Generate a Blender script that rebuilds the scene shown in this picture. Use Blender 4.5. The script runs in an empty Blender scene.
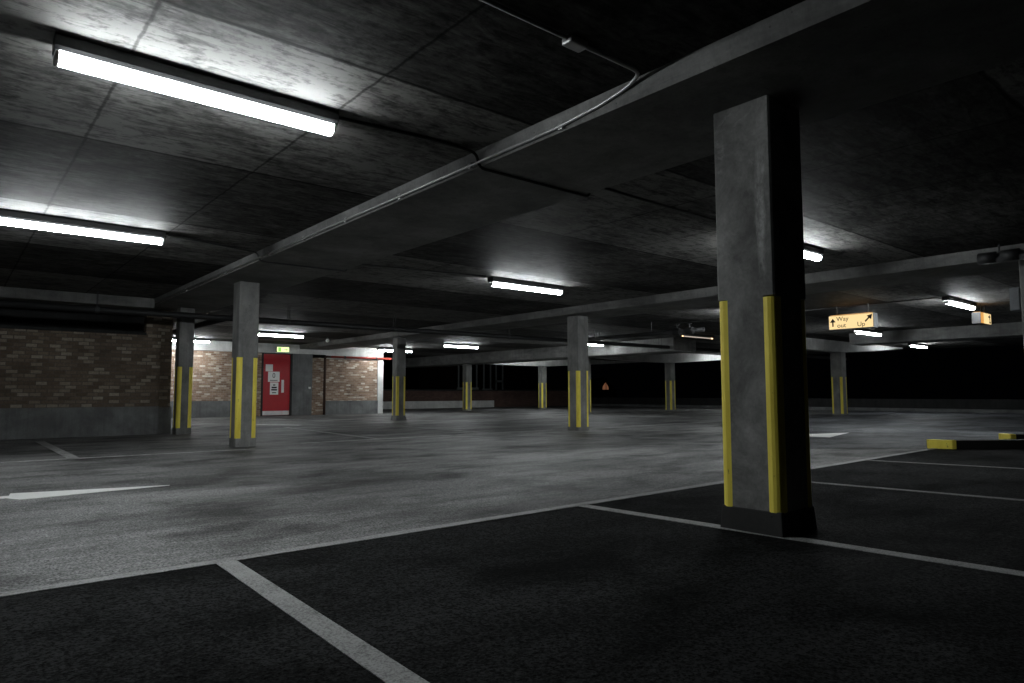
import bpy, bmesh, math, random
from mathutils import Vector, Matrix
random.seed(7)
S = bpy.context.scene
COL = S.collection
PI = math.pi

# ------------------------------------------------------------------ node helpers
def new_mat(name):
    m = bpy.data.materials.new(name)
    m.use_nodes = True
    nt = m.node_tree
    nt.nodes.clear()
    out = nt.nodes.new('ShaderNodeOutputMaterial')
    return m, nt, out

def N(nt, t, **kw):
    n = nt.nodes.new(t)
    for k, v in kw.items():
        if k.startswith('i_'):
            n.inputs[k[2:].replace('_', ' ')].default_value = v
        else:
            setattr(n, k, v)
    return n

def math_n(nt, op, a, b=None, c=None, clamp=False):
    n = nt.nodes.new('ShaderNodeMath')
    n.operation = op
    n.use_clamp = clamp
    for i, v in enumerate((a, b, c)):
        if v is None:
            continue
        if hasattr(v, 'is_output'):
            nt.links.new(v, n.inputs[i])
        else:
            n.inputs[i].default_value = v
    return n.outputs[0]

def mix_c(nt, fac, a, b, blend='MIX'):
    n = nt.nodes.new('ShaderNodeMix')
    n.data_type = 'RGBA'
    n.blend_type = blend
    for sock, v in ((n.inputs[0], fac), (n.inputs[6], a), (n.inputs[7], b)):
        if hasattr(v, 'is_output'):
            nt.links.new(v, sock)
        elif isinstance(v, (int, float)):
            sock.default_value = v
        else:
            sock.default_value = (*v, 1) if len(v) == 3 else v
    return n.outputs[2]

def ramp(nt, val, lo, hi, a=0.0, b=1.0):
    n = nt.nodes.new('ShaderNodeMapRange')
    n.clamp = True
    nt.links.new(val, n.inputs['Value'])
    n.inputs['From Min'].default_value = lo
    n.inputs['From Max'].default_value = hi
    n.inputs['To Min'].default_value = a
    n.inputs['To Max'].default_value = b
    return n.outputs['Result']

def pos(nt, scale=(1, 1, 1), use_object=False):
    if use_object:
        o = nt.nodes.new('ShaderNodeTexCoord').outputs['Object']
    else:
        o = nt.nodes.new('ShaderNodeNewGeometry').outputs['Position']
    m = nt.nodes.new('ShaderNodeMapping')
    m.inputs['Scale'].default_value = scale
    nt.links.new(o, m.inputs['Vector'])
    return m.outputs['Vector']

def noise(nt, vec, scale, detail=5, rough=0.6, dist=0.0):
    n = nt.nodes.new('ShaderNodeTexNoise')
    n.inputs['Scale'].default_value = scale
    n.inputs['Detail'].default_value = detail
    n.inputs['Roughness'].default_value = rough
    n.inputs['Distortion'].default_value = dist
    nt.links.new(vec, n.inputs['Vector'])
    return n.outputs['Fac']

def bsdf(nt, out, color, rough=0.8, spec=0.5, metal=0.0, bump=None, bump_s=0.2, bump_d=0.01):
    p = nt.nodes.new('ShaderNodeBsdfPrincipled')
    for sock, v in ((p.inputs['Base Color'], color), (p.inputs['Roughness'], rough)):
        if hasattr(v, 'is_output'):
            nt.links.new(v, sock)
        elif isinstance(v, (int, float)):
            sock.default_value = v
        else:
            sock.default_value = (*v, 1)
    if hasattr(spec, 'is_output'): nt.links.new(spec, p.inputs['Specular IOR Level'])
    else: p.inputs['Specular IOR Level'].default_value = spec
    p.inputs['Metallic'].default_value = metal
    if bump is not None:
        b = nt.nodes.new('ShaderNodeBump')
        b.inputs['Strength'].default_value = bump_s
        b.inputs['Distance'].default_value = bump_d
        nt.links.new(bump, b.inputs['Height'])
        nt.links.new(b.outputs[0], p.inputs['Normal'])
    nt.links.new(p.outputs[0], out.inputs['Surface'])
    return p

def plain(name, color, rough=0.6, spec=0.4, metal=0.0, grime=0.35, gscale=9.0):
    m, nt, out = new_mat(name)
    f = noise(nt, pos(nt, use_object=True), gscale, 6, 0.65)
    dark = tuple(c * (1 - grime) for c in color)
    c = mix_c(nt, ramp(nt, f, 0.35, 0.65), dark, color)
    bsdf(nt, out, c, rough, spec, metal)
    return m

def emit(name, color, strength, edge=None):
    m, nt, out = new_mat(name)
    e = nt.nodes.new('ShaderNodeEmission')
    e.inputs['Color'].default_value = (*color, 1)
    e.inputs['Strength'].default_value = strength
    nt.links.new(e.outputs[0], out.inputs['Surface'])
    return m

# ------------------------------------------------------------------ materials
JY0, JYS, JX0, JXS = 3.2, 2.1, 0.65, 1.12      # shutter-board joints of the slab

def groove(nt, coord, origin, step, width, wob):
    """1 on a joint line repeating every `step` from `origin`."""
    t = math_n(nt, 'SUBTRACT', coord, origin)
    t = math_n(nt, 'ADD', t, wob)
    t = math_n(nt, 'DIVIDE', t, step)
    f = math_n(nt, 'FRACT', math_n(nt, 'ADD', t, 100.5))
    d = math_n(nt, 'ABSOLUTE', math_n(nt, 'SUBTRACT', f, 0.5))
    d = math_n(nt, 'MULTIPLY', d, step)
    return ramp(nt, d, width * 0.35, width, 1.0, 0.0)

def concrete_ceiling():
    m, nt, out = new_mat('board_marked_ceiling_concrete')
    geo = nt.nodes.new('ShaderNodeNewGeometry')
    sep = nt.nodes.new('ShaderNodeSeparateXYZ')
    nt.links.new(geo.outputs['Position'], sep.inputs[0])
    X, Y = sep.outputs[0], sep.outputs[1]
    grain = noise(nt, pos(nt, (1.3, 6, 5)), 2.6, 9, 0.74, 0.9)
    blotch = noise(nt, pos(nt, (0.8, 1.3, 1)), 0.9, 6, 0.62)
    fine = noise(nt, pos(nt), 38, 3, 0.6)
    spots = noise(nt, pos(nt, (1, 1.6, 1)), 9, 4, 0.7)
    # tone of each shutter panel
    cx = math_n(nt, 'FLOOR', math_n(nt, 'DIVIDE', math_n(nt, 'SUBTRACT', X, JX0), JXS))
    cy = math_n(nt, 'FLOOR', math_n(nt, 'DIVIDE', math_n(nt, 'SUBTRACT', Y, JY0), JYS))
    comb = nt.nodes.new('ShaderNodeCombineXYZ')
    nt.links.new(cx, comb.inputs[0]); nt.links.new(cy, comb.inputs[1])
    wn = nt.nodes.new('ShaderNodeTexWhiteNoise')
    wn.noise_dimensions = '3D'
    nt.links.new(comb.outputs[0], wn.inputs['Vector'])
    # lamps' bright band put into the colour: their rows paler, others darker
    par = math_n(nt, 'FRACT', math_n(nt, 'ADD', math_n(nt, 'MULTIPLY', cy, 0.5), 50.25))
    lit_row_tone = ramp(nt, par, 0.45, 0.55, 1.0, 0.0)
    v = math_n(nt, 'MULTIPLY', ramp(nt, grain, 0.34, 0.66, 0.22, 1.25), ramp(nt, blotch, 0.33, 0.67, 0.4, 1.25))
    v = math_n(nt, 'MULTIPLY', v, ramp(nt, wn.outputs['Value'], 0, 1, 0.82, 1.15))
    v = math_n(nt, 'MULTIPLY', v, ramp(nt, lit_row_tone, 0, 1, 0.5, 1.5))
    v = math_n(nt, 'MULTIPLY', v, ramp(nt, fine, 0.3, 0.7, 0.86, 1.1))
    v = math_n(nt, 'MULTIPLY', v, ramp(nt, spots, 0.34, 0.50, 0.45, 1.0))
    mott = noise(nt, pos(nt, (1, 1.2, 1)), 4.5, 8, 0.78, 0.3)
    v = math_n(nt, 'MULTIPLY', v, ramp(nt, mott, 0.36, 0.62, 0.5, 1.2))
    wob = math_n(nt, 'MULTIPLY', math_n(nt, 'SUBTRACT', noise(nt, pos(nt), 7, 3), 0.5), 0.03)
    gy = groove(nt, Y, JY0, JYS, 0.022, wob)
    gx = groove(nt, X, JX0, JXS, 0.014, wob)
    g = math_n(nt, 'MAXIMUM', gy, math_n(nt, 'MULTIPLY', gx, 0.8))
    v = math_n(nt, 'MULTIPLY', v, math_n(nt, 'SUBTRACT', 1.0, math_n(nt, 'MULTIPLY', g, 0.85)))
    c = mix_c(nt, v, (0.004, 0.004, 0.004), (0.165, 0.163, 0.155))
    h = math_n(nt, 'SUBTRACT', math_n(nt, 'ADD', math_n(nt, 'MULTIPLY', grain, 0.7), math_n(nt, 'MULTIPLY', fine, 0.4)), math_n(nt, 'MULTIPLY', g, 0.3))
    bsdf(nt, out, c, 0.7, ramp(nt, v, 0.0, 1.0, 0.02, 0.22), bump=h, bump_s=0.3, bump_d=0.006)
    return m

def concrete(name, lo, hi, axis=(1, 1, 0.35), rough=0.8, spec=0.3, streak=True, sc=3.0):
    m, nt, out = new_mat(name)
    a = noise(nt, pos(nt, axis), sc, 7, 0.65, 0.4)
    b = noise(nt, pos(nt), 1.6, 4, 0.6)
    f = noise(nt, pos(nt), 55, 3, 0.6)
    v = math_n(nt, 'MULTIPLY', ramp(nt, a, 0.3, 0.7, 0.35, 1.0), ramp(nt, b, 0.3, 0.7, 0.6, 1.1))
    v = math_n(nt, 'MULTIPLY', v, ramp(nt, f, 0.3, 0.7, 0.85, 1.1))
    if streak:
        s = noise(nt, pos(nt, (6, 6, 0.25)), 2.2, 5, 0.7)
        v = math_n(nt, 'MULTIPLY', v, ramp(nt, s, 0.30, 0.52, 0.72, 1.05))
    holes = nt.nodes.new('ShaderNodeTexVoronoi')
    holes.inputs['Scale'].default_value = 13
    nt.links.new(pos(nt), holes.inputs['Vector'])
    hm = ramp(nt, holes.outputs['Distance'], 0.05, 0.09, 0.35, 1.0)
    v = math_n(nt, 'MULTIPLY', v, hm)
    c = mix_c(nt, v, lo, hi)
    bsdf(nt, out, c, rough, spec, bump=math_n(nt, 'ADD', math_n(nt, 'MULTIPLY', f, 0.3), a), bump_s=0.25, bump_d=0.008)
    return m

def asphalt(name, lo, hi, rough, spec, worn=True, wheel=False):
    m, nt, out = new_mat(name)
    fine = noise(nt, pos(nt), 85, 2, 0.7)
    agg = noise(nt, pos(nt), 26, 4, 0.75)
    pat = noise(nt, pos(nt, (0.7, 1.1, 1)), 0.45, 6, 0.62, 0.5)
    pat2 = noise(nt, pos(nt, (0.5, 2.2, 1)), 1.3, 6, 0.65, 0.7)
    v = math_n(nt, 'MULTIPLY', ramp(nt, fine, 0.36, 0.66, 0.2, 1.5), ramp(nt, agg, 0.34, 0.66, 0.5, 1.3))
    v = math_n(nt, 'MULTIPLY', v, ramp(nt, pat, 0.33, 0.66, 0.38, 1.2))
    v = math_n(nt, 'MULTIPLY', v, ramp(nt, pat2, 0.34, 0.62, 0.4, 1.1))
    if worn:
        oil = noise(nt, pos(nt, (1, 1.4, 1)), 1.15, 5, 0.6, 0.3)
        v = math_n(nt, 'MULTIPLY', v, ramp(nt, oil, 0.34, 0.52, 0.35, 1.08))
    c = mix_c(nt, v, lo, hi)
    r = ramp(nt, pat2, 0.3, 0.7, rough - 0.08, rough + 0.1)
    h = math_n(nt, 'ADD', math_n(nt, 'MULTIPLY', fine, 0.6), agg)
    bsdf(nt, out, c, r, ramp(nt, v, 0.0, 1.2, spec * 0.1, spec), bump=h, bump_s=0.8, bump_d=0.008)
    return m

def paint_marking(name, col, wear=0.5):
    m, nt, out = new_mat(name)
    fine = noise(nt, pos(nt), 110, 3, 0.75)
    big = noise(nt, pos(nt), 5, 5, 0.7)
    w = math_n(nt, 'ADD', fine, math_n(nt, 'MULTIPLY', big, 0.5))
    k = ramp(nt, w, wear + 0.12, wear + 0.42)
    c = mix_c(nt, k, tuple(x * 0.22 for x in col), col)
    bsdf(nt, out, c, 0.75, 0.3, bump=fine, bump_s=0.4, bump_d=0.004)
    return m

def brick(name, c1, c2, mortar, pale):
    m, nt, out = new_mat(name)
    geo = nt.nodes.new('ShaderNodeNewGeometry')
    sep = nt.nodes.new('ShaderNodeSeparateXYZ')
    nt.links.new(geo.outputs['Position'], sep.inputs[0])
    comb = nt.nodes.new('ShaderNodeCombineXYZ')
    nt.links.new(math_n(nt, 'ADD', sep.outputs[0], sep.outputs[1]), comb.inputs[0])
    nt.links.new(sep.outputs[2], comb.inputs[1])
    def bt(ca, cb, bias=0.0):
        b = nt.nodes.new('ShaderNodeTexBrick')
        b.inputs['Color1'].default_value = (*ca, 1)
        b.inputs['Color2'].default_value = (*cb, 1)
        b.inputs['Mortar'].default_value = (*mortar, 1)
        b.inputs['Scale'].default_value = 1.0
        b.inputs['Mortar Size'].default_value = 0.007
        b.inputs['Mortar Smooth'].default_value = 0.2
        b.inputs['Bias'].default_value = bias
        b.inputs['Brick Width'].default_value = 0.17
        b.inputs['Row Height'].default_value = 0.065
        nt.links.new(comb.outputs[0], b.inputs['Vector'])
        return b
    b = bt((0, 0, 0), (1, 1, 1))
    sepc = nt.nodes.new('ShaderNodeSeparateColor')
    nt.links.new(b.outputs['Color'], sepc.inputs[0])
    rnd = sepc.outputs[0]
    base = mix_c(nt, ramp(nt, rnd, 0.0, 0.8), c1, c2)
    base = mix_c(nt, ramp(nt, rnd, 0.68, 1.0, 0.0, 0.85), base, pale)
    base = mix_c(nt, b.outputs['Fac'], base, mortar)
    d = noise(nt, pos(nt), 1.1, 5, 0.65)
    base = mix_c(nt, ramp(nt, d, 0.3, 0.65, 0.4, 0.0), base, (0.01, 0.008, 0.007))
    n2 = noise(nt, pos(nt), 30, 4, 0.6)
    base = mix_c(nt, ramp(nt, n2, 0.35, 0.7, 0.35, 0.0), base, (0.02, 0.016, 0.012))
    bsdf(nt, out, base, 0.85, 0.25, bump=math_n(nt, 'SUBTRACT', 1.0, b.outputs['Fac']), bump_s=0.5, bump_d=0.008)
    return m

M = {}
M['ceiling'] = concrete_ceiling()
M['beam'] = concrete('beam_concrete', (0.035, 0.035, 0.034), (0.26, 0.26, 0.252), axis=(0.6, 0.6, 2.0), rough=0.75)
M['column'] = concrete('column_concrete', (0.035, 0.035, 0.034), (0.29, 0.29, 0.28), axis=(1, 1, 0.7), rough=0.75)
def streaked():
    m, nt, out = new_mat('column_concrete_with_lime_streak')
    geo = nt.nodes.new('ShaderNodeNewGeometry'); sep = nt.nodes.new('ShaderNodeSeparateXYZ')
    nt.links.new(geo.outputs['Position'], sep.inputs[0])
    a = noise(nt, pos(nt, (1, 1, 0.8)), 4, 8, 0.7, 0.5); b = noise(nt, pos(nt), 1.7, 4, 0.6); f = noise(nt, pos(nt), 55, 3, 0.6)
    v = math_n(nt, 'MULTIPLY', ramp(nt, a, 0.34, 0.66, 0.35, 1.05), ramp(nt, b, 0.35, 0.65, 0.55, 1.1))
    v = math_n(nt, 'MULTIPLY', v, ramp(nt, f, 0.3, 0.7, 0.85, 1.1))
    c = mix_c(nt, v, (0.03, 0.03, 0.029), (0.30, 0.30, 0.29))
    wv = noise(nt, pos(nt, (1, 1, 0.25)), 14, 5, 0.7)
    y = math_n(nt, 'ADD', sep.outputs[1], math_n(nt, 'MULTIPLY', math_n(nt, 'SUBTRACT', wv, 0.5), 0.10))
    k = math_n(nt, 'MULTIPLY', ramp(nt, y, 1.89, 1.91), ramp(nt, y, 1.93, 1.955, 1.0, 0.0))
    k = math_n(nt, 'MULTIPLY', k, math_n(nt, 'MULTIPLY', ramp(nt, sep.outputs[2], 1.3, 1.55), ramp(nt, sep.outputs[2], 1.95, 2.15, 1.0, 0.25)))
    k = math_n(nt, 'MULTIPLY', k, ramp(nt, noise(nt, pos(nt, (1, 1, 0.5)), 20, 4, 0.7), 0.35, 0.6))
    c = mix_c(nt, math_n(nt, 'MULTIPLY', k, 0.55), c, (0.55, 0.55, 0.54))
    patch = ramp(nt, noise(nt, pos(nt, (1, 1, 0.9)), 5.5, 6, 0.7, 0.8), 0.56, 0.64)
    patch = math_n(nt, 'MULTIPLY', patch, ramp(nt, sep.outputs[2], 1.8, 2.0))
    c = mix_c(nt, math_n(nt, 'MULTIPLY', patch, 0.22), c, (0.5, 0.5, 0.49))
    bsdf(nt, out, c, 0.75, 0.25, bump=math_n(nt, 'ADD', a, math_n(nt, 'MULTIPLY', f, 0.3)), bump_s=0.25, bump_d=0.008)
    return m
M['column_streaked'] = streaked()
M['plinth'] = concrete('plinth_mortar', (0.008, 0.008, 0.008), (0.045, 0.045, 0.043), streak=False)
M['render'] = concrete('grey_wall_render', (0.04, 0.04, 0.04), (0.20, 0.205, 0.205), axis=(1, 1, 1), sc=2.0)
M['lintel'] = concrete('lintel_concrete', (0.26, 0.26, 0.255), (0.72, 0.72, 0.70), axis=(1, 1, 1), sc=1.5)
M['dark_wall'] = concrete('near_black_wall', (0.006, 0.006, 0.006), (0.03, 0.03, 0.03))
M['aisle'] = asphalt('aisle_asphalt', (0.006, 0.006, 0.006), (0.275, 0.275, 0.27), 0.58, 0.36)
M['bay'] = asphalt('bay_asphalt', (0.002, 0.002, 0.002), (0.026, 0.0265, 0.0265), 0.85, 0.06)
M['ramp'] = asphalt('blue_grey_ramp_asphalt', (0.006, 0.006, 0.007), (0.15, 0.158, 0.168), 0.6, 0.4)
M['line'] = paint_marking('worn_white_paint', (0.30, 0.30, 0.295), 0.40)
M['faint'] = paint_marking('faded_white_paint', (0.17, 0.17, 0.167), 0.45)
M['aisle_line'] = paint_marking('aisle_white_paint', (0.5, 0.5, 0.49), 0.48)
M['arrowp'] = paint_marking('arrow_white_paint', (0.72, 0.72, 0.70), 0.25)
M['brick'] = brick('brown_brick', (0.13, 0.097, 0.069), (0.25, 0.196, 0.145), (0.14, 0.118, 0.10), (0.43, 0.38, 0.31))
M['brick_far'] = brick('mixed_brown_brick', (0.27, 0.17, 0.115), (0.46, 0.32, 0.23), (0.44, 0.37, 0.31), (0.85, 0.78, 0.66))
M['brick_red'] = brick('dark_red_brick', (0.11, 0.06, 0.05), (0.15, 0.085, 0.07), (0.06, 0.05, 0.045), (0.16, 0.10, 0.08))

def yellow():
    m, nt, out = new_mat('scuffed_yellow_rubber')
    a = noise(nt, pos(nt, (1, 1, 0.6)), 22, 5, 0.7)
    b = noise(nt, pos(nt, (1, 1, 0.25)), 8, 5, 0.65)
    c = mix_c(nt, ramp(nt, b, 0.3, 0.62), (0.76, 0.60, 0.07), (0.95, 0.80, 0.12))
    c = mix_c(nt, ramp(nt, a, 0.26, 0.36, 0.9, 0.0), c, (0.02, 0.018, 0.012))
    bsdf(nt, out, c, 0.55, 0.35)
    return m
M['yellow'] = yellow()
M['steel_dark'] = plain('dark_steel_housing', (0.035, 0.036, 0.038), 0.5, 0.4)
M['pipe'] = plain('black_iron_pipe', (0.018, 0.018, 0.019), 0.55, 0.4)
M['conduit'] = plain('galvanised_conduit', (0.42, 0.42, 0.42), 0.38, 0.5, 0.6, 0.25)
M['cable'] = plain('black_cable_sheath', (0.012, 0.012, 0.012), 0.6, 0.3)
M['red_pipe'] = plain('red_oxide_pipe', (0.33, 0.05, 0.035), 0.5, 0.4)
M['brown_pipe'] = plain('rusty_brown_pipe', (0.05, 0.025, 0.018), 0.6, 0.3)
M['red_door'] = plain('glossy_red_door', (0.42, 0.012, 0.020), 0.32, 0.5, 0, 0.12, 3)
M['frame'] = plain('black_door_frame', (0.012, 0.011, 0.011), 0.5, 0.4)
M['paper'] = plain('white_paper', (0.78, 0.78, 0.76), 0.7, 0.2, 0, 0.06)
M['ink'] = plain('black_ink', (0.015, 0.013, 0.012), 0.7, 0.2)
M['alu'] = plain('brushed_kick_plate', (0.72, 0.70, 0.69), 0.4, 0.5, 0.2, 0.15)
M['kerb'] = concrete('black_kerb_stone', (0.004, 0.004, 0.004), (0.02, 0.02, 0.02), streak=False)
M['grey_box'] = plain('grey_enclosure', (0.16, 0.17, 0.18), 0.5, 0.4)
M['white_frame'] = plain('white_window_frame', (0.55, 0.56, 0.54), 0.6, 0.3)
M['glass'] = plain('dark_window_glass', (0.012, 0.013, 0.015), 0.15, 0.5, 0, 0.1)
M['night_wall'] = plain('soot_dark_brickwork', (0.02, 0.012, 0.009), 0.9, 0.1)
M['slate'] = plain('dark_slate_roof', (0.012, 0.012, 0.013), 0.8, 0.2)
LAMP = 92.0
M['tube'] = emit('lit_prismatic_diffuser', (0.93, 0.985, 1.0), LAMP)
M['dim_tube'] = emit('failing_fluorescent_tube', (1.0, 0.86, 0.72), 0.55)
M['hot_end'] = emit('glowing_tube_end', (1.0, 0.62, 0.30), 3.0)
M['sign_lit'] = emit('backlit_cream_acrylic', (1.0, 0.74, 0.36), 1.05)
M['sign_top'] = emit('backlit_amber_top', (1.0, 0.50, 0.16), 1.5)
M['sign_orange'] = emit('dim_orange_backlight', (1.0, 0.48, 0.12), 0.8)
M['exit_lit'] = emit('backlit_pale_green', (0.78, 1.0, 0.42), 1.6)
M['exit_green'] = emit('backlit_green_pictogram', (0.35, 0.85, 0.18), 0.9)
M['gable_lit'] = emit('lit_orange_glazing', (1.0, 0.42, 0.22), 0.13)
M['spark'] = emit('distant_lamp_glass', (0.7, 0.85, 1.0), 0.12)

# ------------------------------------------------------------------ mesh helpers
def BM():
    return bmesh.new()

def box(bm, x0, x1, y0, y1, z0, z1):
    vs = [bm.verts.new((x, y, z)) for z in (z0, z1) for y in (y0, y1) for x in (x0, x1)]
    for q in ((0, 2, 3, 1), (4, 5, 7, 6), (0, 1, 5, 4), (2, 6, 7, 3), (0, 4, 6, 2), (1, 3, 7, 5)):
        bm.faces.new([vs[i] for i in q])
    return vs

def prism(bm, pts, z0, z1):
    a = [bm.verts.new((x, y, z0)) for x, y in pts]
    b = [bm.verts.new((x, y, z1)) for x, y in pts]
    n = len(pts)
    bm.faces.new(a[::-1]); bm.faces.new(b)
    for i in range(n):
        bm.faces.new((a[i], a[(i + 1) % n], b[(i + 1) % n], b[i]))

def extrude_x(bm, yz, x0, x1):
    a = [bm.verts.new((x0, y, z)) for y, z in yz]
    b = [bm.verts.new((x1, y, z)) for y, z in yz]
    n = len(yz)
    bm.faces.new(a); bm.faces.new(b[::-1])
    for i in range(n):
        bm.faces.new((a[i], b[i], b[(i + 1) % n], a[(i + 1) % n]))

def extrude_y(bm, xz, y0, y1):
    a = [bm.verts.new((x, y0, z)) for x, z in xz]
    b = [bm.verts.new((x, y1, z)) for x, z in xz]
    n = len(xz)
    bm.faces.new(a); bm.faces.new(b[::-1])
    for i in range(n):
        bm.faces.new((a[i], b[i], b[(i + 1) % n], a[(i + 1) % n]))

def tube(bm, pts, r, seg=10):
    pts = [Vector(p) for p in pts]
    rings = []
    for i, p in enumerate(pts):
        if i == 0: d = pts[1] - p
        elif i == len(pts) - 1: d = p - pts[i - 1]
        else: d = (pts[i + 1] - p).normalized() + (p - pts[i - 1]).normalized()
        d.normalize()
        up = Vector((0, 0, 1)) if abs(d.z) < 0.9 else Vector((1, 0, 0))
        a = d.cross(up).normalized(); b = d.cross(a).normalized()
        rings.append([bm.verts.new(p + r * (math.cos(t) * a + math.sin(t) * b)) for t in [2 * PI * k / seg for k in range(seg)]])
    for u, v in zip(rings, rings[1:]):
        for k in range(seg):
            bm.faces.new((u[k], u[(k + 1) % seg], v[(k + 1) % seg], v[k]))
    bm.faces.new(rings[0][::-1]); bm.faces.new(rings[-1])

def smooth_path(pts, rad=0.06, n=4):
    """round the corners of a polyline"""
    pts = [Vector(p) for p in pts]
    out = [pts[0]]
    for a, b, c in zip(pts, pts[1:], pts[2:]):
        r = min(rad, (a - b).length * 0.45, (c - b).length * 0.45)
        p0 = b + (a - b).normalized() * r; p1 = b + (c - b).normalized() * r
        for k in range(n + 1):
            t = k / n
            out.append((1 - t) ** 2 * p0 + 2 * t * (1 - t) * b + t * t * p1)
    out.append(pts[-1])
    return out

def obj(name, bm, mat, parent=None, loc=(0, 0, 0), rot=(0, 0, 0), bevel=0.0, seg=2, smooth=False):
    bmesh.ops.recalc_face_normals(bm, faces=bm.faces[:])
    if bevel > 0:
        bmesh.ops.bevel(bm, geom=[e for e in bm.edges if len(e.link_faces) == 2 and e.calc_face_angle(0) > 0.6], offset=bevel, segments=seg, profile=0.6, affect='EDGES')
    me = bpy.data.meshes.new(name)
    bm.to_mesh(me); bm.free()
    if smooth:
        for p in me.polygons: p.use_smooth = True
    for m in (mat if isinstance(mat, list) else [mat]):
        me.materials.append(m)
    o = bpy.data.objects.new(name, me)
    COL.objects.link(o)
    o.location = loc; o.rotation_euler = rot
    if parent: o.parent = parent
    return o

def text(name, body, size, mat, parent, mtx, extrude=0.002, sx=1.0):
    cu = bpy.data.curves.new(name + '_curve', 'FONT')
    cu.body = body; cu.size = size; cu.extrude = extrude
    cu.align_x = 'CENTER'; cu.align_y = 'CENTER'
    t = bpy.data.objects.new(name + '_curve', cu)
    COL.objects.link(t)
    dg = bpy.context.evaluated_depsgraph_get()
    dg.update()
    me = bpy.data.meshes.new_from_object(t.evaluated_get(dg))
    me.name = name
    COL.objects.unlink(t)
    bpy.data.objects.remove(t); bpy.data.curves.remove(cu)
    me.transform(Matrix.Diagonal((sx, 1, 1, 1)))
    me.materials.clear(); me.materials.append(mat)
    o = bpy.data.objects.new(name, me)
    COL.objects.link(o)
    o.parent = parent
    o.matrix_local = mtx
    return o

def thing(name, label, cat, loc=(0, 0, 0), group=None, rz=0):
    o = bpy.data.objects.new(name, None)
    COL.objects.link(o)
    o.location = loc; o.rotation_euler = (0, 0, rz); o.empty_display_size = 0.2
    return tag(o, label, cat, group)

def tag(o, label, cat, group=None):
    o['label'] = label; o['category'] = cat; o['kind'] = 'thing'
    if group: o['group'] = group
    return o

def struct(name, bm, mat, parent=None, **kw):
    o = obj(name, bm, mat, parent, **kw)
    if parent is None: o['kind'] = 'structure'
    return o

def copy_thing(root, loc, label, rz=None):
    r = root.copy(); COL.objects.link(r)
    r.location = loc; r['label'] = label
    if rz is not None: r.rotation_euler = (0, 0, rz)
    for ch in list(root.children):
        c = ch.copy(); COL.objects.link(c); c.parent = r
        for g in list(ch.children):
            d = g.copy(); COL.objects.link(d); d.parent = c
    return r

# ------------------------------------------------------------------ camera
FPX, YAW, PITCH, ROLL, CH = 678.13, 0.8758, 0.0766, -0.0017, 0.752
fw = Vector((math.cos(YAW) * math.cos(PITCH), math.sin(YAW) * math.cos(PITCH), math.sin(PITCH)))
rt = Vector((math.sin(YAW), -math.cos(YAW), 0)); up = rt.cross(fw)
r2 = rt * math.cos(ROLL) + up * math.sin(ROLL); u2 = -rt * math.sin(ROLL) + up * math.cos(ROLL)
cam = bpy.data.cameras.new('camera'); camo = bpy.data.objects.new('camera', cam); COL.objects.link(camo)
mw = Matrix.Identity(4)
for i in range(3):
    mw[i][0] = r2[i]; mw[i][1] = u2[i]; mw[i][2] = -fw[i]
mw[0][3], mw[1][3], mw[2][3] = 0, 0, CH
camo.matrix_world = mw
cam.sensor_width = 36; cam.lens = FPX / 1024 * 36; cam.clip_start = 0.05; cam.clip_end = 300
S.camera = camo

# ------------------------------------------------------------------ setting
ZS = 2.49                # slab underside
bm = BM(); box(bm, -9, 31, -8, 32, -0.3, 0.0); struct('floor', bm, M['aisle'])
# darker surfacing of the parking bays, a thin course laid on the slab
bm = BM(); prism(bm, [(-9, 3.22), (1.0, 3.22), (4, 3.28), (7, 3.34), (10.36, 3.44), (13, 1.6), (13, -8), (-9, -8)], 0.0, 0.004)
struct('floor_bay_surface', bm, M['bay'])
bm = BM(); prism(bm, [(10.36, 3.44), (8.85, 4.75), (14.0, 9.2), (30, 13), (30, 1.6), (13, 1.6)], 0.0, 0.0035)
struct('floor_ramp_surface', bm, M['ramp'])
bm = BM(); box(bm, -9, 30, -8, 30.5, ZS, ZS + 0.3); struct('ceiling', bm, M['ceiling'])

def beam_y(x0, x1, y0, y1, zb, chamfer=0.03):
    bm = BM()
    extrude_y(bm, [(x0, ZS), (x0 + chamfer * 0.5, zb + chamfer), (x0 + chamfer, zb), (x1 - chamfer, zb), (x1 - chamfer * 0.5, zb + chamfer), (x1, ZS)], y0, y1)
    return struct('ceiling_beam', bm, M['beam'])
beam_y(2.85, 3.99, -8, 23.3, 2.38)
beam_y(9.58, 10.7, -8, 23.3, 2.345)
beam_y(17.4, 18.6, 13.0, 30, 2.07)
beam_y(20.3, 21.2, -8, 8.9, 2.17)
bm = BM(); box(bm, -9, 2.86, 13.6, 14.6, 2.32, ZS); struct('ceiling_beam', bm, M['beam'])

def beam_cantilever(xa, xb, xc, xd, y, w, zd, za, ze):
    """runs along X: shallow at xa, full depth xb..xc, tapering to a shallow tip at xd"""
    bm = BM()
    extrude_y(bm, [(xa, ZS), (xa, za), (xb, zd), (xc, zd), (xd, ze), (xd, ZS)], y - w / 2, y + w / 2)
    return struct('ceiling_beam', bm, M['lintel'])
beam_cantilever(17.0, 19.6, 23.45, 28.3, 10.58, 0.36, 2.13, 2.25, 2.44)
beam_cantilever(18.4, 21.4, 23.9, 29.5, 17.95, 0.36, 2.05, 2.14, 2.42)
beam_cantilever(18.6, 19.7, 22.6, 29.9, 24.6, 0.36, 2.08, 2.12, 2.48)

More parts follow.
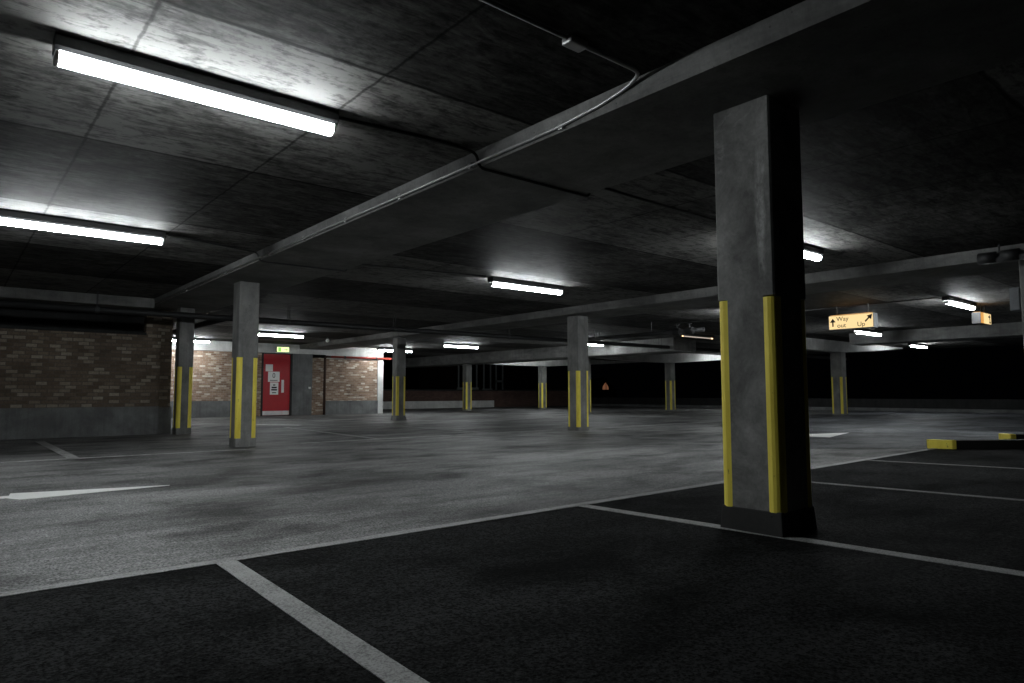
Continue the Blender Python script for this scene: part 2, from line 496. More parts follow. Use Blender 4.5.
# unlit brick wall on the near left with a vent gap over it
wl = None
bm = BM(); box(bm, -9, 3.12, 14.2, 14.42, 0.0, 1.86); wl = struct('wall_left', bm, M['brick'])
bm = BM(); box(bm, -9, 3.12, 14.16, 14.2, 0.0, 0.52); struct('baseboard', bm, M['render'], wl)
bm = BM(); box(bm, -9, 2.86, 14.17, 14.45, 1.86, 1.91); struct('coping', bm, M['dark_wall'], wl)
bm = BM(); box(bm, 2.86, 3.12, 14.2, 14.42, 1.86, 2.32); struct('brick_jamb', bm, M['brick'], wl)
bm = BM(); box(bm, 3.12, 3.34, 14.3, 14.6, 0.0, 2.38); struct('brick_pier', bm, M['brick'], wl)
bm = BM(); box(bm, 3.10, 3.36, 14.26, 14.3, 0.0, 0.5); struct('baseboard', bm, M['render'], wl)
bm = BM(); box(bm, -9, 3.12, 15.3, 15.5, 0.0, ZS); struct('wall_gap_blocker', bm, M['dark_wall'])  # dark partition added to block the lit ceiling behind the gap
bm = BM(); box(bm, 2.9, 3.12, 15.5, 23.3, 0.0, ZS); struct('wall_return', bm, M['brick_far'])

# back wall with the red door
YB = 23.3
bm = BM(); box(bm, 3.12, 8.27, YB, YB + 0.25, 0.0, 2.16); wb = struct('wall_back', bm, M['brick_far'])
bm = BM(); box(bm, 10.08, 12.72, YB + 0.03, YB + 0.25, 0.0, 2.05); struct('brick_panel', bm, M['brick_far'], wb)
bm = BM(); box(bm, 3.12, 8.0, YB - 0.03, YB, 0.0, 0.53); struct('baseboard', bm, M['render'], wb)
bm = BM(); box(bm, 10.6, 12.72, YB - 0.03, YB + 0.03, 0.0, 0.5); struct('baseboard', bm, M['render'], wb)
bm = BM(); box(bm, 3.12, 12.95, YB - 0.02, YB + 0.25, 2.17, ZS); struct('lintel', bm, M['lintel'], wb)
bm = BM(); box(bm, 9.35, 10.08, YB - 0.03, YB + 0.25, 0.0, 2.17); struct('concrete_pier', bm, M['render'], wb)
bm = BM(); box(bm, 12.72, 12.95, YB - 0.01, 30, 0.0, 2.17); struct('concrete_end', bm, M['lintel'], wb)
bm = BM(); box(bm, 10.6, 12.72, YB - 0.01, YB + 0.03, 2.03, 2.17); struct('concrete_head', bm, M['lintel'], wb)

# door
bm = BM()
box(bm, 8.27, 8.335, YB - 0.02, YB + 0.2, 0.0, 2.17); box(bm, 9.285, 9.35, YB - 0.02, YB + 0.2, 0.0, 2.17); box(bm, 8.335, 9.285, YB - 0.02, YB + 0.2, 2.13, 2.17)
dr = struct('door_1', bm, M['frame'])
bm = BM(); box(bm, 8.335, 9.285, YB + 0.02, YB + 0.07, 0.02, 2.13); lf = struct('door_leaf', bm, M['red_door'], dr, bevel=0.004)
bm = BM(); box(bm, 8.345, 9.02, YB + 0.012, YB + 0.0199, 0.03, 0.17); box(bm, 9.03, 9.275, YB + 0.012, YB + 0.0199, 0.03, 0.17); struct('kick_plate', bm, M['alu'], lf)
bm = BM(); box(bm, 8.98, 9.07, YB + 0.008, YB + 0.0199, 0.80, 1.24); h = struct('push_plate', bm, M['alu'], lf, bevel=0.003)
bm = BM(); tube(bm, smooth_path([(9.025, YB + 0.008, 0.92), (9.025, YB - 0.04, 0.92), (9.025, YB - 0.04, 1.12), (9.025, YB + 0.008, 1.12)], 0.02), 0.012, 8); struct('door_handle', bm, M['alu'], lf)

def facing_minus_y(x, y, z):
    """text plane: reads along +X, normal towards -Y"""
    return Matrix(((1, 0, 0, x), (0, 0, -1, y), (0, 1, 0, z), (0, 0, 0, 1)))
def facing_minus_x(x, y, z):
    return Matrix(((0, 0, -1, x), (-1, 0, 0, y), (0, 1, 0, z), (0, 0, 0, 1)))

yn = YB + 0.0199
t = thing('door_notice', 'large white notice with a bold zero on the red door', 'notice', (8.71, yn, 1.17))
bm = BM(); box(bm, -0.20, 0.20, -0.004, 0, 0, 0.35); obj('sheet', bm, M['paper'], t)
text('numeral', '0', 0.24, M['ink'], t, facing_minus_y(0.0, -0.0045, 0.21), sx=0.9)
bm = BM(); box(bm, -0.13, 0.13, -0.006, -0.004, 0.04, 0.06); obj('text_line', bm, M['ink'], t)
t = thing('door_notice', 'smaller white notice of dark lettering lowest on the red door', 'notice', (8.73, yn, 0.73))
bm = BM(); box(bm, -0.145, 0.145, -0.004, 0, 0, 0.42); obj('sheet', bm, M['paper'], t)
for z0, z1, w in ((0.31, 0.35, 0.04), (0.22, 0.27, 0.09), (0.14, 0.19, 0.10), (0.05, 0.08, 0.07)):
    bm = BM(); box(bm, -w, w, -0.006, -0.004, z0, z1); obj('text_line', bm, M['ink'], t)
t = thing('door_notice', 'pale blank patch highest on the red door, above the zero notice', 'notice', (8.53, yn, 1.53))
bm = BM(); prism(bm, [(-0.11, -0.004), (0.14, -0.004), (0.14, 0), (-0.11, 0)], 0.0, 0.24); obj('sheet', bm, M['paper'], t)  # plain pale rectangle without print

# exit sign over the door
t = thing('exit_sign', 'small lit green exit sign above the red door', 'sign', (8.97, YB - 0.02, 2.20))
bm = BM(); box(bm, -0.23, 0.23, -0.07, 0, 0, 0.19); obj('case', bm, M['steel_dark'], t, bevel=0.006)
bm = BM(); box(bm, -0.215, 0.215, -0.074, -0.07, 0.012, 0.178); obj('lit_panel', bm, M['exit_lit'], t)
bm = BM()
prism(bm, [(-0.17, -0.078), (-0.07, -0.078), (-0.07, -0.0741), (-0.17, -0.0741)], 0.03, 0.16)
obj('doorway_symbol', bm, M['exit_green'], t)
bm = BM()
a = [(0.03, 0.085), (0.03, 0.105), (0.11, 0.105), (0.11, 0.135), (0.17, 0.095), (0.11, 0.055), (0.11, 0.085)]
vs = [bm.verts.new((x, -0.0755, z)) for x, z in a]; bm.faces.new(vs)
obj('arrow', bm, M['exit_green'], t)

# parapets and night beyond
bm = BM(); box(bm, 12.95, 31, 29.7, 30.0, 0.0, 0.9); wr = struct('wall_rear', bm, M['brick_red'])
bm = BM(); box(bm, 12.95, 23.4, 29.62, 29.7, 0.0, 0.37); struct('baseboard', bm, M['lintel'], wr)
bm = BM(); box(bm, 12.9, 31.1, 29.66, 30.04, 0.9, 0.97); struct('coping', bm, M['dark_wall'], wr)
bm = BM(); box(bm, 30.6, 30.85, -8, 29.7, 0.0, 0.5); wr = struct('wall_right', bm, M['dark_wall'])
bm = BM(); box(bm, 30.2, 30.6, -8, 29.7, 0.0, 0.12); struct('kerb_edge', bm, M['render'], wr)
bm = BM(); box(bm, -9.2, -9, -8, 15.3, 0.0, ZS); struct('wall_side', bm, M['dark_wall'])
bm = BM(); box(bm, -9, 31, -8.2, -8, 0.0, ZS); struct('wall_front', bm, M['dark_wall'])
bm = BM(); box(bm, -60, 120, -60, 120, -3.2, -3.0); struct('ground', bm, M['slate'])

# ------------------------------------------------------------------ floor markings
def strip(name, a, b, w, mat, zb=0.0, th=0.0065):
    a = Vector((*a, 0)); b = Vector((*b, 0)); d = (b - a).normalized(); n = Vector((-d.y, d.x, 0)) * w / 2
    bm = BM(); prism(bm, [((a - n).x, (a - n).y), ((b - n).x, (b - n).y), ((b + n).x, (b + n).y), ((a + n).x, (a + n).y)], zb, th)
    return struct(name, bm, mat)
bm = BM()
prism(bm, [(-9, 3.19), (1.0, 3.19), (4, 3.25), (7, 3.31), (10.36, 3.41), (10.36, 3.47), (7, 3.39), (4, 3.33), (1.0, 3.26), (-9, 3.26)], 0.0, 0.0065)
struct('floor_marking', bm, M['line'])
strip('floor_marking', (1.00, 3.2), (0.845, -2.5), 0.088, M['line'])
strip('floor_marking', (3.31, 3.26), (3.50, 0.2), 0.09, M['line'])
strip('floor_marking', (5.57, 3.28), (5.87, 0.9), 0.08, M['faint'])
strip('floor_marking', (7.93, 3.34), (8.33, 1.3), 0.08, M['faint'])
# bays across the aisle, in front of the brick wall
strip('floor_marking', (-6, 9.42), (3.3, 9.48), 0.10, M['aisle_line'], 0, 0.003)
strip('floor_marking', (1.2, 9.45), (1.2, 13.2), 0.12, M['aisle_line'], 0, 0.003)
strip('floor_marking', (-1.2, 9.45), (-1.2, 13.2), 0.12, M['aisle_line'], 0, 0.003)
strip('floor_marking', (5.6, 10.2), (5.9, 15.0), 0.10, M['aisle_line'], 0, 0.003)
strip('floor_marking', (8.0, 10.2), (8.2, 14.0), 0.10, M['aisle_line'], 0, 0.003)
strip('floor_marking', (4.2, 10.1), (9.7, 10.3), 0.10, M['aisle_line'], 0, 0.003)
strip('floor_marking', (11.2, 10.2), (16.4, 10.5), 0.10, M['aisle_line'], 0, 0.003)
strip('floor_marking', (5.9, 16.9), (6.6, 15.9), 0.22, M['arrowp'], 0, 0.003)
bm = BM(); prism(bm, [(0.44, 6.02), (1.46, 6.17), (0.415, 6.44), (0.40, 6.30), (-1.4, 6.26), (-1.4, 6.16), (0.37, 6.17)], 0.0, 0.004)
struct('floor_marking_arrow', bm, M['arrowp'])
bm = BM(); prism(bm, [(11.55, 5.45), (13.2, 5.85), (11.3, 6.35), (11.5, 5.98), (9.8, 5.98), (9.8, 5.84), (11.5, 5.84)], 0.0, 0.004)
struct('floor_marking_arrow', bm, M['arrowp'])

# ------------------------------------------------------------------ kerbed island
def kerb(x, y, L, w, h, label):
    t = thing('kerb_stone', label, 'kerb', (x, y, 0), 'yellow-ended kerbs', math.atan2(-0.61, 0.79))
    bm = BM(); box(bm, 0.07, L, 0.0, w, 0, h); obj('kerb_body', bm, M['kerb'], t, bevel=0.012)
    bm = BM(); box(bm, -0.02, 0.07, -0.004, w + 0.004, 0, h + 0.004); obj('yellow_end', bm, M['yellow'], t, bevel=0.014)
t = thing('kerb_stone', 'long black kerb with a yellow painted end where the bay front line stops', 'kerb', (10.33, 3.24, 0), 'yellow-ended kerbs')
bm = BM(); prism(bm, [(-0.05, 0.25), (0.03, -0.01), (3.9, -3.0), (4.1, -2.75)], 0, 0.12); obj('kerb_body', bm, M['kerb'], t, bevel=0.012)
bm = BM(); prism(bm, [(-0.085, 0.28), (-0.005, 0.0), (0.045, -0.035), (0.02, 0.235)], 0, 0.124); obj('yellow_end', bm, M['yellow'], t, bevel=0.01)
kerb(12.42, 3.10, 3.0, 0.24, 0.122, 'farther kerb showing only its yellow end above the long black kerb')

# ------------------------------------------------------------------ columns
CH_C = 0.066                 # corner chamfer that carries each rubber guard
def guard_profile(c=CH_C, bulge=0.034):
    """D-section bumper on the chamfered corner (0,0) of a column occupying +x,+y"""
    pts = [(0.0, c), (c, 0.0)]
    for k in range(1, 6):
        t = k / 6
        e = bulge * math.sin(PI * t) ** 0.6
        pts.append((c * (1 - t) - e * 0.7071, c * t - e * 0.7071))
    return pts

def square(h, c=0.0):
    if c == 0: return [(-h, -h), (h, -h), (h, h), (-h, h)]
    return [(-h + c, -h), (h - c, -h), (h, -h + c), (h, h - c), (h - c, h), (-h + c, h), (-h, h - c), (-h, -h + c)]

def column(x, y, w, ztop, label, gz=(0.12, 1.28), plinth=0.13, flare=0.05, mat='column', zfloor=0.0):
    t = thing('concrete_column', label, 'column', (x + w / 2, y + w / 2, zfloor), 'yellow-guarded concrete columns')
    hw = w / 2
    bm = BM(); prism(bm, square(hw), 0, gz[0]); prism(bm, square(hw, CH_C), gz[0], gz[1] + 0.004); prism(bm, square(hw, 0.01), gz[1] + 0.004, ztop - zfloor); obj('shaft', bm, M[mat], t)
    if plinth:
        bm = BM()
        lo = [bm.verts.new((sx * (hw + flare), sy * (hw + flare), 0)) for sx, sy in ((-1, -1), (1, -1), (1, 1), (-1, 1))]
        hi = [bm.verts.new((sx * (hw + 0.002), sy * (hw + 0.002), plinth)) for sx, sy in ((-1, -1), (1, -1), (1, 1), (-1, 1))]
        bm.faces.new(lo[::-1]); bm.faces.new(hi)
        for k in range(4):
            bm.faces.new((lo[k], lo[(k + 1) % 4], hi[(k + 1) % 4], hi[k]))
        obj('base_plinth', bm, M['plinth' if mat == 'column_streaked' else 'column'], t, bevel=0.008)
    for k in range(4):
        bm = BM(); prism(bm, guard_profile(), gz[0], gz[1] - random.uniform(0.0, 0.012))
        g = obj('corner_guard', bm, M['yellow'], t, smooth=False)
        c = [(-hw, -hw), (hw, -hw), (hw, hw), (-hw, hw)][k]
        g.location = (*c, 0); g.rotation_euler = (0, 0, k * PI / 2)
    return t

column(3.375, 1.86, 0.35, 2.385, 'nearest and largest concrete column, with yellow corner guards, on the dark bay divider', (0.125, 1.275), 0.13, 0.012, mat='column_streaked')
column(9.87, 9.74, 0.31, 2.35, 'concrete column standing mid aisle with a slimmer column tucked just behind it', (0.07, 1.22), 0)
column(3.20, 9.97, 0.285, 2.385, 'concrete column under the long lit beam, seen just beside the red door', (0.12, 1.28), 0)
column(3.33, 13.75, 0.26, 2.385, 'concrete column with yellow guards at the end of the unlit brick wall', (0.12, 1.27), 0)
column(9.77, 16.78, 0.28, 2.35, 'concrete column before the bright end of the brick wall with the red pipe', (0.14, 1.25), 0.14, 0.03)
column(17.75, 24.45, 0.30, 2.08, 'thin distant concrete column in front of the pale low parapet base', (0.06, 1.27), 0)
column(22.25, 24.40, 0.30, 2.09, 'distant concrete column under the tapered beam, beyond the end of the pale parapet base', (0.06, 1.27), 0)
column(18.12, 17.5, 0.30, 2.08, 'concrete column almost hidden behind the mid aisle column, one guard showing', (0.06, 1.27), 0)
column(23.60, 17.8, 0.31, 2.06, 'distant concrete column alone against the black opening behind the nearest column', (0.06, 1.29), 0)
column(23.05, 10.40, 0.36, 2.14, 'distant concrete column carrying the tapered beam below the lit way out sign', (0.06, 1.30), 0)
column(9.84, 1.96, 0.33, 2.35, 'concrete column cut off by the picture edge, beside a grey box and black valves', (0.12, 1.28), 0.12, 0.04)

# ------------------------------------------------------------------ batten lights
def batten():
    t = thing('ceiling_light', '', 'light', (0, 0, 0), 'fluorescent batten lights')
    L = 1.42
    bm = BM(); extrude_x(bm, [(-0.058, 0), (-0.066, -0.012), (-0.066, -0.062), (-0.05, -0.08), (0.05, -0.08), (0.066, -0.062), (0.066, -0.012), (0.058, 0)], -L / 2 - 0.02, L / 2 + 0.02)
    obj('housing', bm, M['steel_dark'], t)
    prof = [(-0.044, -0.081), (-0.047, -0.10), (-0.036, -0.127), (-0.015, -0.137), (0.015, -0.137), (0.036, -0.127), (0.047, -0.10), (0.044, -0.081)]
    bm = BM(); extrude_x(bm, prof, -L / 2, L / 2)
    obj('diffuser', bm, M['tube'], t)
    for s in (-1, 1):
        bm = BM(); extrude_x(bm, [(y * 1.05, z - 0.002 if z < -0.08 else z + 0.004) for y, z in prof], s * (L / 2 - 0.001), s * (L / 2 + 0.014))
        obj('end_cap', bm, M['alu'], t)
    return t
lights = [
    (1.055, 3.87, ZS, 'nearest and longest glowing batten light, on the brightly lit ceiling panel row'),
    (1.00, 7.93, ZS, 'glowing batten light next after the nearest one, towards the unlit brick wall'),
    (6.90, 7.90, ZS, 'glowing batten light above the mid aisle column, alone on dark ceiling'),
    (12.98, 7.9, ZS, 'glowing batten light wholly screened by the nearest column'),
    (7.36, 3.87, ZS, 'glowing batten light with only its end showing past the nearest column'),
    (14.50, 4.31, ZS, 'glowing batten light directly beside the end-on amber sign'),
    (18.40, 7.58, 2.40, 'glowing batten light just below the way out sign'),
    (26.4, 9.2, ZS, 'farthest glowing batten light, beyond the tip of the tapered beam'),
    (16.42, 15.75, ZS, 'glowing batten light peeping out behind the mid aisle column'),
    (13.80, 19.35, ZS, 'glowing batten light between the distant columns and the red pipe wall'),
    (7.10, 18.75, ZS, 'glowing batten light in front of the red door and exit sign'),
    (13.0, 22.5, 2.47, 'glowing batten light behind a column, brightening the brick wall end'),
    (20.8, 22.7, ZS, 'glowing batten light tucked behind the long beam by the distant columns'),
    (26.75, 16.6, ZS, 'glowing batten light far off, screened by the nearest column and a beam'),
    (5.60, 22.45, ZS, 'glowing batten light whitening the lintel between the two columns by the brick wall'),
]
proto = batten()
for i, (x, y, z, lab) in enumerate(lights):
    if i == 0:
        proto.location = (x, y, z); proto['label'] = lab
    else:
        c = copy_thing(proto, (x, y, z), lab)
        if z < ZS:                                   # hung on two short rods
            for xx in (-0.5, 0.5):
                bm = BM(); tube(bm, [(xx, 0, -0.001), (xx, 0, ZS - z)], 0.012, 8); obj('hanger_rod', bm, M['steel_dark'], c)
# failing tube
t = thing('ceiling_light', 'dim failing fluorescent tube glowing only at its ends', 'light', (16.95, 11.8, ZS), 'fluorescent batten lights')
bm = BM(); box(bm, -0.8, 0.8, -0.04, 0.04, -0.06, 0); obj('housing', bm, M['steel_dark'], t, bevel=0.006)
bm = BM(); tube(bm, [(-0.72, 0, -0.095), (0.72, 0, -0.095)], 0.014, 10); obj('lamp_tube', bm, M['dim_tube'], t)
for s in (-1, 1):
    bm = BM(); tube(bm, [(s * 0.70, 0, -0.095), (s * 0.77, 0, -0.095)], 0.019, 10); obj('tube_end', bm, M['hot_end'], t)
    bm = BM(); box(bm, s * 0.785 - 0.012, s * 0.785 + 0.012, -0.02, 0.02, -0.12, -0.06); obj('lamp_holder', bm, M['steel_dark'], t)

# ------------------------------------------------------------------ illuminated signs
t = thing('way_out_sign', 'long lit cream sign reading way out and up with black arrows', 'sign', (13.6, 5.92, 2.01))
bm = BM(); box(bm, 0.0, 0.19, -0.43, 0.43, 0.0, 0.285); obj('case', bm, M['grey_box'], t, bevel=0.006)
bm = BM(); box(bm, -0.006, 0.0, -0.42, 0.42, 0.01, 0.275); obj('lit_panel', bm, M['sign_lit'], t)
bm = BM(); box(bm, 0.02, 0.17, -0.40, 0.40, 0.286, 0.292); obj('lit_top', bm, M['sign_top'], t)
text('lettering', 'Way', 0.125, M['ink'], t, facing_minus_x(-0.0075, 0.155, 0.205), sx=1.0)
text('lettering', 'out', 0.125, M['ink'], t, facing_minus_x(-0.0075, 0.175, 0.075), sx=1.0)
text('lettering', 'Up', 0.125, M['ink'], t, facing_minus_x(-0.0075, -0.20, 0.075), sx=1.0)
def arrow_mesh(cy, cz, ang, L, parent, plane='x', xo=-0.0075):
    pts = [(-0.014, -L / 2), (0.014, -L / 2), (0.014, 0.02 * L), (0.055, 0.02 * L), (0.0, L / 2), (-0.055, 0.02 * L), (-0.014, 0.02 * L)]
    bm = BM(); vs = []
    for a, b in pts:
        u = a * math.cos(ang) + b * math.sin(ang); v = -a * math.sin(ang) + b * math.cos(ang)
        vs.append(bm.verts.new((xo, cy - u, cz + v) if plane == 'x' else (cy + u, xo, cz + v)))
    f = bm.faces.new(vs)
    r = bmesh.ops.extrude_face_region(bm, geom=[f])
    d = Vector((-0.002, 0, 0)) if plane == 'x' else Vector((0, -0.002, 0))
    for v in r['geom']:
        if isinstance(v, bmesh.types.BMVert): v.co += d
    return obj('arrow', bm, M['ink'], parent)
arrow_mesh(0.345, 0.145, 0.0, 0.16, t)
arrow_mesh(-0.345, 0.19, PI / 4, 0.19, t)
for yy in (-0.3, 0.3):
    bm = BM(); tube(bm, [(0.095, yy, 0.284), (0.095, yy, ZS - 2.01)], 0.01, 8); obj('hanger_rod', bm, M['steel_dark'], t)

t = thing('arrow_sign', 'short amber lit sign seen nearly end-on below a batten light', 'sign', (15.58, 4.2, 2.09))
bm = BM(); box(bm, -0.31, 0.31, 0.0, 0.15, 0.0, 0.22); obj('case', bm, M['pipe'], t, bevel=0.006)
bm = BM(); box(bm, -0.15, 0.30, -0.006, 0.0, 0.008, 0.212); obj('lit_panel', bm, M['sign_lit'], t)
bm = BM(); box(bm, -0.30, -0.15, -0.006, 0.0, 0.008, 0.212); obj('dim_panel_end', bm, M['sign_orange'], t)  # backlight fading away from the bulb, set as a dimmer orange glow
bm = BM(); box(bm, -0.28, 0.28, 0.02, 0.13, 0.221, 0.227); obj('lit_top', bm, M['sign_top'], t)
arrow_mesh(0.19, 0.15, PI / 2, 0.13, t, 'y')
arrow_mesh(0.22, 0.06, PI, 0.11, t, 'y')
for xx in (0.0, 0.24):
    bm = BM(); tube(bm, [(xx, 0.075, 0.219), (xx, 0.075, ZS - 2.09)], 0.01, 8); obj('hanger_rod', bm, M['steel_dark'], t)

# ------------------------------------------------------------------ pipes, conduits, cables
t = thing('drain_pipe', 'long black drain pipe slung across the garage below the beams', 'pipe', (0, 13.2, 0))
bm = BM(); tube(bm, [(-8.9, 0, 2.16), (30, 0, 2.21)], 0.055, 12); obj('pipe_run', bm, M['pipe'], t, smooth=True)
for x in (1.9, 5.2, 7.6, 10.9, 14.2, 17.0, 20.9):
    zz = 2.16 + 0.05 * (x + 8.9) / 38.9
    bm = BM(); tube(bm, [(x - 0.03, 0, zz), (x + 0.03, 0, zz)], 0.064, 12); c = obj('pipe_clamp', bm, M['steel_dark'], t)
    bm = BM(); tube(bm, [(x, -0.05, zz), (x, -0.05, ZS)], 0.006, 6); tube(bm, [(x, 0.05, zz), (x, 0.05, ZS)], 0.006, 6); obj('pipe_hanger', bm, M['steel_dark'], c)
t = thing('sprinkler_pipe', 'black pipe with valves running along the garage behind the mid aisle column', 'pipe', (13.2, 0, 0))
bm = BM(); tube(bm, [(0, 9.0, 2.2), (0, 13.0, 2.2)], 0.05, 10); obj('pipe_run', bm, M['pipe'], t, smooth=True)
for y in (9.4, 9.75):
    bm = BM(); tube(bm, [(0, y - 0.09, 2.2), (0, y + 0.09, 2.2)], 0.085, 10); v = obj('valve', bm, M['pipe'], t)
    bm = BM(); tube(bm, [(0, y, 2.27), (0, y, 2.36)], 0.014, 6); tube(bm, [(0, y, 2.35), (0, y, 2.37)], 0.06, 10); obj('hand_wheel', bm, M['steel_dark'], v)
for y in (10.5, 12.4):
    bm = BM(); tube(bm, [(0, y, 2.24), (0, y, ZS)], 0.008, 6); obj('hanger_rod', bm, M['steel_dark'], t)
t = thing('service_pipe', 'black pipe running from the brick pier to the white lintel wall', 'pipe', (4.05, 0, 0))
bm = BM(); tube(bm, [(0, 13.4, 2.2), (0, 23.2, 2.2)], 0.06, 10); obj('pipe_run', bm, M['pipe'], t, smooth=True)
for y in (14.5, 18.5):
    bm = BM(); tube(bm, [(0, y, 2.25), (0, y, ZS)], 0.008, 6); obj('hanger_rod', bm, M['steel_dark'], t)

# valves and box by the cut-off column
t = thing('valve_pipe', 'black pipe with lagged valves under the beam by the cut-off column', 'pipe', (9.36, 2.22, 0))
bm = BM(); tube(bm, [(0.1, 0.33, 2.33), (0.1, -6.0, 2.33)], 0.05, 10); obj('pipe_run', bm, M['pipe'], t, smooth=True)
for y in (0.28, 0.05, -0.2):
    bm = BM(); tube(bm, [(0.1, y - 0.09, 2.35), (0.1, y + 0.09, 2.35)], 0.07, 10); obj('valve', bm, M['pipe'], t, smooth=True)
for y in (0.16, -0.9, -3.0):
    bm = BM(); tube(bm, [(0.1, y, 2.36), (0.1, y, ZS)], 0.012, 6); obj('hanger_rod', bm, M['steel_dark'], t)
t = thing('junction_box', 'grey box fixed to the column cut off by the picture edge', 'box', (9.96, 2.292, 1.74))
bm = BM(); box(bm, -0.11, 0.11, 0.0, 0.11, 0, 0.28); obj('enclosure', bm, M['grey_box'], t, bevel=0.01)
bm = BM(); box(bm, -0.12, -0.11, 0.01, 0.10, 0.01, 0.27); obj('lid', bm, M['grey_box'], t, bevel=0.004)

# conduit from the ceiling, through a round box, down along the lit beam face
t = thing('ceiling_conduit', 'thin galvanised conduit bending off the ceiling onto the lit beam face', 'conduit', (0, 0, 0))
bm = BM()
tube(bm, smooth_path([(0.6, 2.27, 2.478), (2.80, 2.27, 2.478), (2.845, 2.40, 2.455), (2.852, 2.62, 2.425), (2.856, 3.0, 2.405), (2.856, 13.5, 2.405)], 0.06), 0.011, 8)
obj('conduit_run', bm, M['conduit'], t, smooth=True)
bm = BM(); box(bm, 2.24, 2.36, 2.235, 2.305, 2.45, ZS); obj('conduit_box', bm, M['conduit'], t, bevel=0.012)
for y in (2.95, 3.9, 4.9, 5.9, 6.9, 7.9, 9.5, 11.5):
    bm = BM(); box(bm, 2.848, 2.874, y - 0.02, y + 0.02, 2.385, 2.425); obj('saddle_clip', bm, M['conduit'], t, bevel=0.004)

def cable(label, pts, r=0.011, name='ceiling_cable', mat='cable', sm=0.05):
    bm = BM(); tube(bm, smooth_path(pts, sm), r, 8)
    return tag(obj(name, bm, M[mat], smooth=True), label, 'cable')
cable('black cable from the nearest batten light dropping over the beam edge', [(1.78, 3.87, 2.478), (2.45, 3.80, 2.478), (2.70, 3.80, 2.478), (2.836, 3.80, 2.47), (2.868, 3.80, 2.366), (3.0, 3.80, 2.366), (4.0, 3.80, 2.366), (4.03, 3.80, 2.478), (6.6, 3.87, 2.478)])
cable('grey cable from the second batten light crossing the beam above the column', [(1.78, 7.98, 2.478), (2.58, 8.2, 2.478), (2.836, 8.24, 2.47), (2.868, 8.24, 2.366), (4.0, 8.2, 2.366), (4.03, 8.2, 2.478), (6.05, 7.86, 2.478)], 0.01, mat='steel_dark')
cable('thin dark conduit along the ceiling from the way out sign to a batten light', [(13.76, 10.2, 2.476), (13.76, 4.45, 2.476), (13.76, 4.38, 2.46)], 0.012, name='ceiling_conduit')

# wall pipes by the red door
t = thing('wall_pipe', 'red pipe along the top of the brick panel, turning down beside it', 'pipe', (0, YB, 0))
bm = BM(); tube(bm, smooth_path([(10.53, -0.08, 0.0), (10.53, -0.08, 2.10), (10.75, -0.08, 2.10)], 0.08), 0.045, 10); obj('downpipe', bm, M['brown_pipe'], t, smooth=True)
bm = BM(); tube(bm, [(10.75, -0.08, 2.10), (13.6, -0.08, 2.10)], 0.042, 10); obj('pipe_run', bm, M['red_pipe'], t, smooth=True)
for x in (11.3, 12.6):
    bm = BM(); tube(bm, [(x - 0.03, -0.08, 2.10), (x + 0.03, -0.08, 2.10)], 0.052, 10); box(bm, x - 0.02, x + 0.02, -0.08, 0.0, 2.09, 2.11); obj('pipe_clamp', bm, M['steel_dark'], t)
bm = BM(); box(bm, 9.94, 10.02, YB - 0.06, YB - 0.03, 0.93, 1.0)
tag(obj('light_switch', bm, M['paper'], bevel=0.006), 'small white switch on the grey pier beside the red door', 'switch')
for k, (x, y, lab) in enumerate(((8.1, 20.6, 'small white ceiling sensor hanging near the batten light by the exit sign'),)):
    t = thing('ceiling_sensor', lab, 'sensor', (x + 0.9, y - 0.9, ZS))
    bm = BM(); tube(bm, [(0, 0, 0), (0, 0, -0.06)], 0.02, 8); obj('stem', bm, M['steel_dark'], t)
    bm = BM(); bmesh.ops.create_icosphere(bm, subdivisions=2, radius=0.06, matrix=Matrix.Translation((0, 0, -0.10))); obj('dome', bm, M['paper'], t, smooth=True)

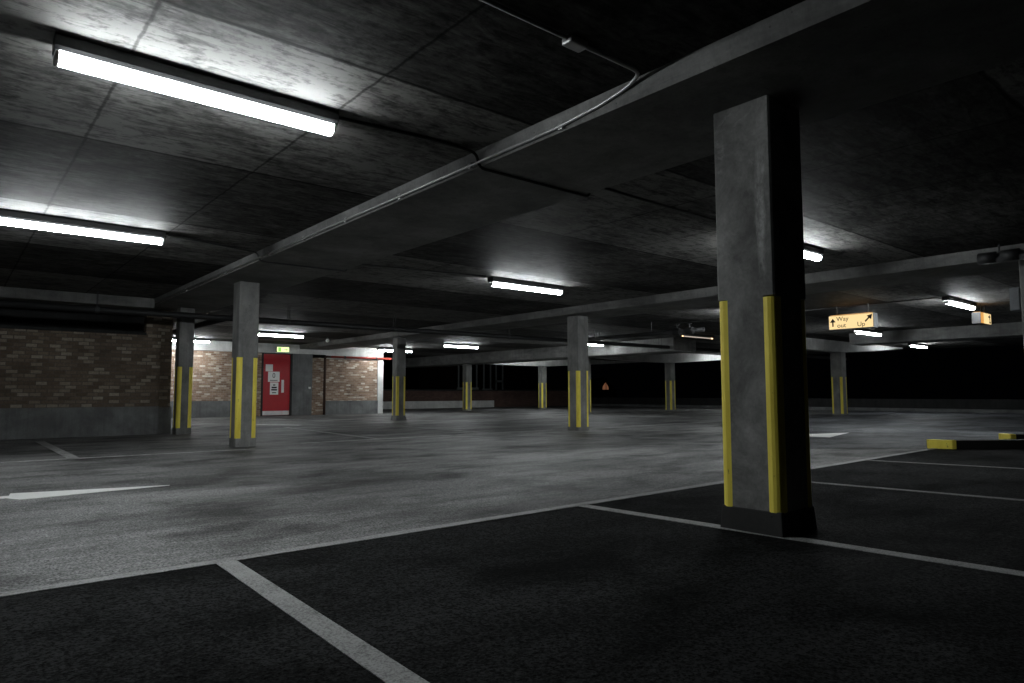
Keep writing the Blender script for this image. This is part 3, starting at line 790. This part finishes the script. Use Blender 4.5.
# ------------------------------------------------------------------ outside, in the night
t = thing('neighbouring_building', 'dark building beyond the parapet with three pale window frames', 'building', (38, 48, -3))
bm = BM(); box(bm, -8, 6, 0, 8, 0, 8.0); w = obj('facade', bm, M['night_wall'], t)
bm = BM(); extrude_x(bm, [(-0.3, 8.0), (4, 10.5), (8.3, 8.0)], -8.3, 6.3); obj('roof', bm, M['slate'], t)
def window(x0, x1, z0, z1, bar=None, sill=True):
    bm = BM(); e = 0.14
    box(bm, x0, x0 + e, -0.06, 0, z0, z1); box(bm, x1 - e, x1, -0.06, 0, z0, z1); box(bm, x0, x1, -0.06, 0, z1 - e, z1)
    if sill: box(bm, x0 - 0.1, x1 + 0.1, -0.1, 0, z0 - 0.08, z0 + e)
    if bar: box(bm, x0, x1, -0.06, 0, bar - 0.09, bar + 0.09)
    f = obj('window_frame', bm, M['white_frame'], w)
    bm = BM(); box(bm, x0, x1, -0.012, -0.002, z0, z1); obj('pane', bm, M['glass'], w)
window(-4.1, -2.0, 4.15, 7.2)
window(-1.35, -0.45, 4.05, 7.2)
window(0.05, 0.95, 3.4, 7.2, 4.85, False)
t = thing('lit_gable', 'small triangular glazed gable glowing dull orange in the dark', 'building', (52.7, 48, -3))
bm = BM(); box(bm, -1.6, 1.6, 0, 4, 0, 4.1); obj('facade', bm, M['night_wall'], t)
bm = BM(); extrude_y(bm, [(-0.40, 4.15), (-0.34, 4.5), (0.02, 4.85), (0.36, 4.45), (0.42, 4.15)], -0.02, 0.1); obj('glazing', bm, M['gable_lit'], t)
bm = BM(); box(bm, -0.03, 0.03, -0.05, -0.02, 4.15, 4.8); obj('glazing_bar', bm, M['slate'], t)
bm = BM(); extrude_y(bm, [(-1.8, 4.1), (0, 5.4), (1.8, 4.1)], 0.1, 4.2); obj('roof', bm, M['slate'], t)

# unseen point light, added so those window frames show faintly
ld = bpy.data.lights.new('added_frame_light', 'POINT'); ld.energy = 34; ld.color = (0.85, 0.95, 1.0); ld.shadow_soft_size = 0.3
lo = bpy.data.objects.new('added_frame_light', ld); COL.objects.link(lo); lo.location = (34, 42.5, 5.0)

# ------------------------------------------------------------------ world and view
w = bpy.data.worlds.new('night'); S.world = w; w.use_nodes = True
bg = w.node_tree.nodes['Background']; bg.inputs[0].default_value = (0.5, 0.6, 0.9, 1); bg.inputs[1].default_value = 0.0004
S.view_settings.view_transform = 'Standard'; S.view_settings.look = 'None'
S.view_settings.exposure = 0.0; S.view_settings.gamma = 1.0; S.view_settings.use_curve_mapping = False
S.cycles.max_bounces = 6; S.cycles.diffuse_bounces = 3; S.cycles.glossy_bounces = 3
S.cycles.use_denoising = True
S.cycles.sample_clamp_indirect = 4.0
